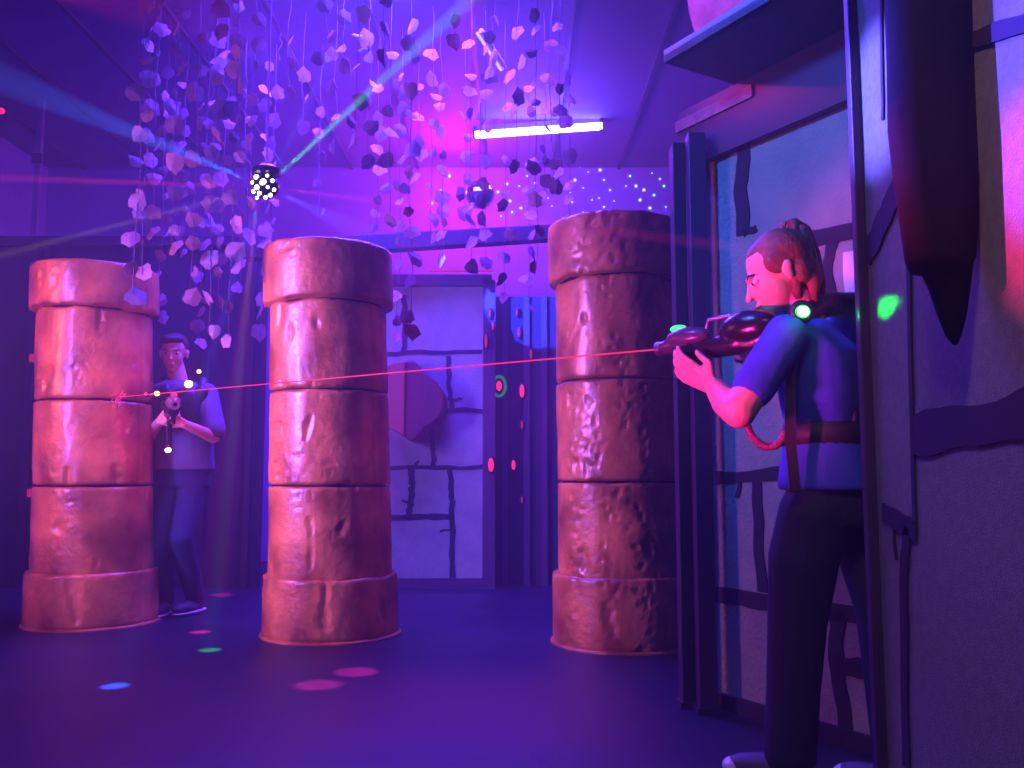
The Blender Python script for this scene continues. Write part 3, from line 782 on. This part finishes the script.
# ------------------------------------------------------------------ leaf garlands
def leaf(m, c, size, rot):
    pts = [(0, -.42), (.22, -.46), (.44, -.30), (.42, -.06), (.45, .14), (.24, .32), (0, .55), (-.24, .34), (-.46, .14), (-.43, -.08), (-.42, -.32), (-.2, -.47)]
    vs = [c+rot @ V((x*size*random.uniform(.85, 1.1), .10*size*(abs(x)*2)**2+.06*size*y, y*size)) for x, y in pts]
    vs.append(c+rot @ V((0, -.02*size, 0)))
    vs2 = [v+rot @ V((0, .003, 0)) for v in vs]
    n = len(pts)
    fs = [(i, (i+1) % n, n) for i in range(n)]+[(n+1+(i+1) % n, n+1+i, 2*n+1) for i in range(n)]+[(i, n+1+i, n+1+(i+1) % n, (i+1) % n) for i in range(n)]
    m.add(vs+vs2, fs)
gx = [(133, 5.0, 300), (141, 5.3, 275), (150, 5.9, 235), (158, 6.4, 320), (170, 5.2, 250), (181, 6.6, 255), (190, 5.7, 300), (199, 6.9, 345), (208, 5.3, 335), (219, 6.3, 305), (229, 5.1, 345), (240, 6.8, 290), (249, 5.8, 240), (260, 6.5, 335), (272, 6.9, 225),
      (288, 5.9, 95), (302, 6.4, 130), (318, 6.9, 215), (334, 6.2, 150), (343, 5.8, 70), (356, 5.4, 145), (368, 6.0, 165), (377, 6.7, 230), (389, 5.9, 225), (398, 6.6, 340), (409, 5.7, 335), (418, 6.9, 180), (431, 6.3, 240), (441, 6.6, 262), (454, 5.6, 45), (470, 6.1, 270), (486, 6.25, 265), (493, 5.8, 75),
      (505, 6.5, 300), (517, 6.0, 170), (529, 6.9, 310), (537, 5.6, 270), (545, 6.4, 200), (552, 6.1, 190), (561, 5.8, 175), (570, 6.6, 220), (280, 6.6, 60), (326, 5.6, 60), (465, 6.9, 215), (212, 6.0, 150), (172, 6.9, 150), (236, 5.6, 120), (384, 5.2, 60)]
where = lambda px: 'over the chipped column' if px < 160 else 'above the man' if px < 225 else 'left of the party light' if px < 262 else 'between the party light and ceiling' if px < 345 else 'above the smoother column' if px < 385 else 'in front of the painted block wall' if px < 470 else 'crossing the tube light' if px < 560 else 'beside the pitted column'
from collections import defaultdict
byw = defaultdict(list)
for g_ in sorted(gx): byw[where(g_[0])].append(g_[0])
ORD = ['first', 'second', 'third', 'fourth', 'fifth', 'sixth', 'seventh', 'eighth', 'ninth', 'tenth', 'eleventh', 'twelfth', 'thirteenth', 'fourteenth']
def garland_label(px):
    l = byw[where(px)]; return 'hanging leaf garland %s, %s of those from the left' % (where(px), ORD[l.index(px)])
for i, (px, Y, ye) in enumerate(gx):
    bot = at(px, ye, Y); top = V((bot.x, Y, HC)); pts = []
    n = 24
    for k in range(n+1):
        f = k/n; pts.append(V((bot.x+.025*noise.noise(V((f*5, i*3.7, 0))), Y+.02*noise.noise(V((f*5, i, 4))), HC+(bot.z-HC)*f)))
    t = thing('leaf_garland', '%s hanging garland of pale fabric leaves %s' % ('long' if ye > 250 else 'short' if ye < 130 else 'middling', where(px)), 'garland', top, 'leaf garlands hanging from the ceiling')
    t['label'] = garland_label(px)
    MB().tube(pts, .0025, 5).build('cord', 'cord', t)
    m = MB(); z = bot.z+.02
    while z < min(HC-.1, 4.0):
        f = (HC-z)/(HC-bot.z); c = pts[min(n, max(0, int(f*n)))]
        rot = (Matrix.Rotation(random.uniform(-1.1, 1.1), 3, 'Z') @ Matrix.Rotation(random.uniform(-.6, .7), 3, 'X') @ Matrix.Rotation(random.uniform(-1.2, 1.2)+(math.pi if random.random() < .4 else 0), 3, 'Y'))
        pxl = 512+FP*c.x/Y; pyl = 475-FP*(z-CH)/Y
        if not (468 < pxl < 608 and 116 < pyl < 146 and not 540 < pxl < 549): leaf(m, V((c.x+random.uniform(-.03, .03), c.y, z)), random.uniform(.075, .135), rot)
        z += random.uniform(.09, .25)
    m.build('leaves', 'petal', t)

# ------------------------------------------------------------------ lights
def area(name, loc, tgt, size, col, power, spread=180):
    l = bpy.data.lights.new(name, 'AREA'); l.energy = power; l.color = col; l.shape = 'RECTANGLE'; l.size = size[0]; l.size_y = size[1]; l.spread = R(spread)
    o = bpy.data.objects.new(name, l); COL.objects.link(o); o.location = loc
    o.rotation_euler = (V(tgt)-V(loc)).to_track_quat('-Z', 'Y').to_euler(); return o
def point(name, loc, col, power, r=.03):
    l = bpy.data.lights.new(name, 'POINT'); l.energy = power; l.color = col; l.shadow_soft_size = r
    o = bpy.data.objects.new(name, l); COL.objects.link(o); o.location = loc; return o
def spot(name, loc, tgt, col, power, ang, blend=.3, r=.01):
    l = bpy.data.lights.new(name, 'SPOT'); l.energy = power; l.color = col; l.shadow_soft_size = r; l.spot_size = R(ang); l.spot_blend = blend
    o = bpy.data.objects.new(name, l); COL.objects.link(o); o.location = loc
    o.rotation_euler = (V(tgt)-V(loc)).to_track_quat('-Z', 'Y').to_euler(); return o
BLUE = (.10, .07, 1); VIO = (.32, .12, 1); MAG = (1, .08, .55)
area('ceiling_wash', (-.9, 6.4, 4.3), (-.9, 6.6, 0), (2.6, 1.4), (.12, .03, 1), 650, 150)
point('haze_lamp', at(375, -50, 5.6), (.10, .06, 1), 720, .12)
area('ceiling_front_wash', (-.8, 2.8, 4.3), (-.8, 3.2, 0), (3, 2), (.015, .01, 1), 95)
area('column_key', (-4.7, 3.5, 2.2), (-.9, 5.4, 1.3), (.7, 1.4), (1, .14, .12), 44, 75)
area('violet_strip', (-3.7, 3.2, 1.9), (-.9, 5.4, 1.3), (.16, 1.8), (.24, .12, 1), 90, 75)
point('pink_haze_lamp', at(452, 185, 8.9), (1, .02, .5), 110, .08)
spot('pink_side', (-.6, 1.9, .95), (.62, 2.6, 1.28), (1, .03, .40), 280, 34, .8, .08)
spot('canopy_pink_light', (-2.2, 4.6, 3.6), (.7, 3.5, 2.85), (1, .03, .3), 420, 16, .6, .1)
spot('near_wall_fill', (.0, .5, 2.9), (XW, 1.5, 1.0), (.75, .38, .60), 120, 60, .8, .2)
point('tube_glow', at(538, 140, 8.2), (.13, .05, 1), 160, .3)
# beams
def beam(name, px, py, Y, col, power, ang, blend=.2):
    spot(name, D+(at(px, py, Y)-D).normalized()*.12, at(px, py, Y), col, power, ang, blend)
beam('beam_blue_left', 0, 78, 4.3, (.02, .14, 1), 15000, 8)
beam('beam_blue_right', 375, 237, 5.7, (.02, .05, 1), 9000, 12)
beam('beam_green', 380, 82, 4.2, (.005, 1, .08), 22000, 2.6)
beam('beam_red_up', 292, 60, 4.6, (1, .02, .2), 20000, 3)
beam('beam_blue_up', 330, 60, 4.5, (.05, .12, 1), 12000, 4)
beam('beam_red_left', 150, 183, 4.4, (1, .02, .06), 40000, 1.6)
beam('beam_yellow_left', 165, 213, 4.5, (.8, .5, .02), 25000, 1.3)
beam('beam_red_right', 360, 199, 4.4, (1, .02, .25), 40000, 1.0)
# spots of light on the floor
for nm, px, py, col, pw_ in (('floor_blue', 115, 686, (.01, .12, 1), 150), ('floor_red', 318, 685, (1, .02, .2), 260), ('floor_red', 356, 672, (1, .02, .2), 260), ('floor_red', 200, 632, (1, .02, .15), 160), ('floor_red', 222, 595, (1, .02, .15), 200), ('floor_green', 210, 650, (.02, 1, .2), 60)):
    g_ = ground(px, py); src = V((.1, 3.4, 4.2)) if px > 300 else D+V((0, -.16, -.12))
    spot(nm, src, g_, col, pw_*80, 3.2, .8)
# LED spill
point('green_spill', at(800, 312, YW-.26), (.02, 1, .1), .12, .02)
spot('green_bar', (.70, 2.52, hitW(886, 307).z), hitW(886, 307), (.01, 1, .04), 40, 6, .15)
point('red_spill', am(186, 384, -.70), (1, .03, .15), 3.2, .02)
point('red_spill', am(152, 394, -.72), (1, .08, .1), 2.2, .02)
point('red_spill', am(168, 450, -.55), (1, .03, .2), 1.2, .02)
spot('blue_patch', (-2.2, 3.1, 3.0), hitW(874, 100), (.10, .09, 1), 7000, 7, .9)
spot('blue_patch', (-2.2, 3.1, 3.0), hitW(1045, 75), (.08, .05, 1), 5500, 9, .8)
spot('pink_patch', (-2.2, 3.1, 2.8), hitW(1048, 195), (1, .02, .22), 1900, 7, .8)
spot('blue_wall_wash', (-.6, 2.2, 2.9), hitA(840, 200), (.05, .16, 1), 330, 60, .8, .1)

# ------------------------------------------------------------------ world haze
wd = bpy.data.worlds.new('world'); S.world = wd; wd.use_nodes = True
nt = wd.node_tree; nt.nodes['Background'].inputs[0].default_value = (0, 0, 0, 1); nt.nodes['Background'].inputs[1].default_value = 0
vs_ = nt.nodes.new('ShaderNodeVolumeScatter'); vs_.inputs['Density'].default_value = .023; vs_.inputs['Anisotropy'].default_value = .3
nt.links.new(vs_.outputs[0], nt.nodes['World Output'].inputs['Volume'])

for o_ in bpy.data.objects:
    if '_o' in o_.keys(): del o_['_o']
S.view_settings.view_transform = 'Standard'; S.view_settings.look = 'None'; S.view_settings.gamma = 1; S.view_settings.use_curve_mapping = False
S.view_settings.exposure = 0
S.cycles.use_denoising = True
S.cycles.max_bounces = 5; S.cycles.volume_bounces = 0; S.cycles.diffuse_bounces = 3
S.cycles.sample_clamp_indirect = 4
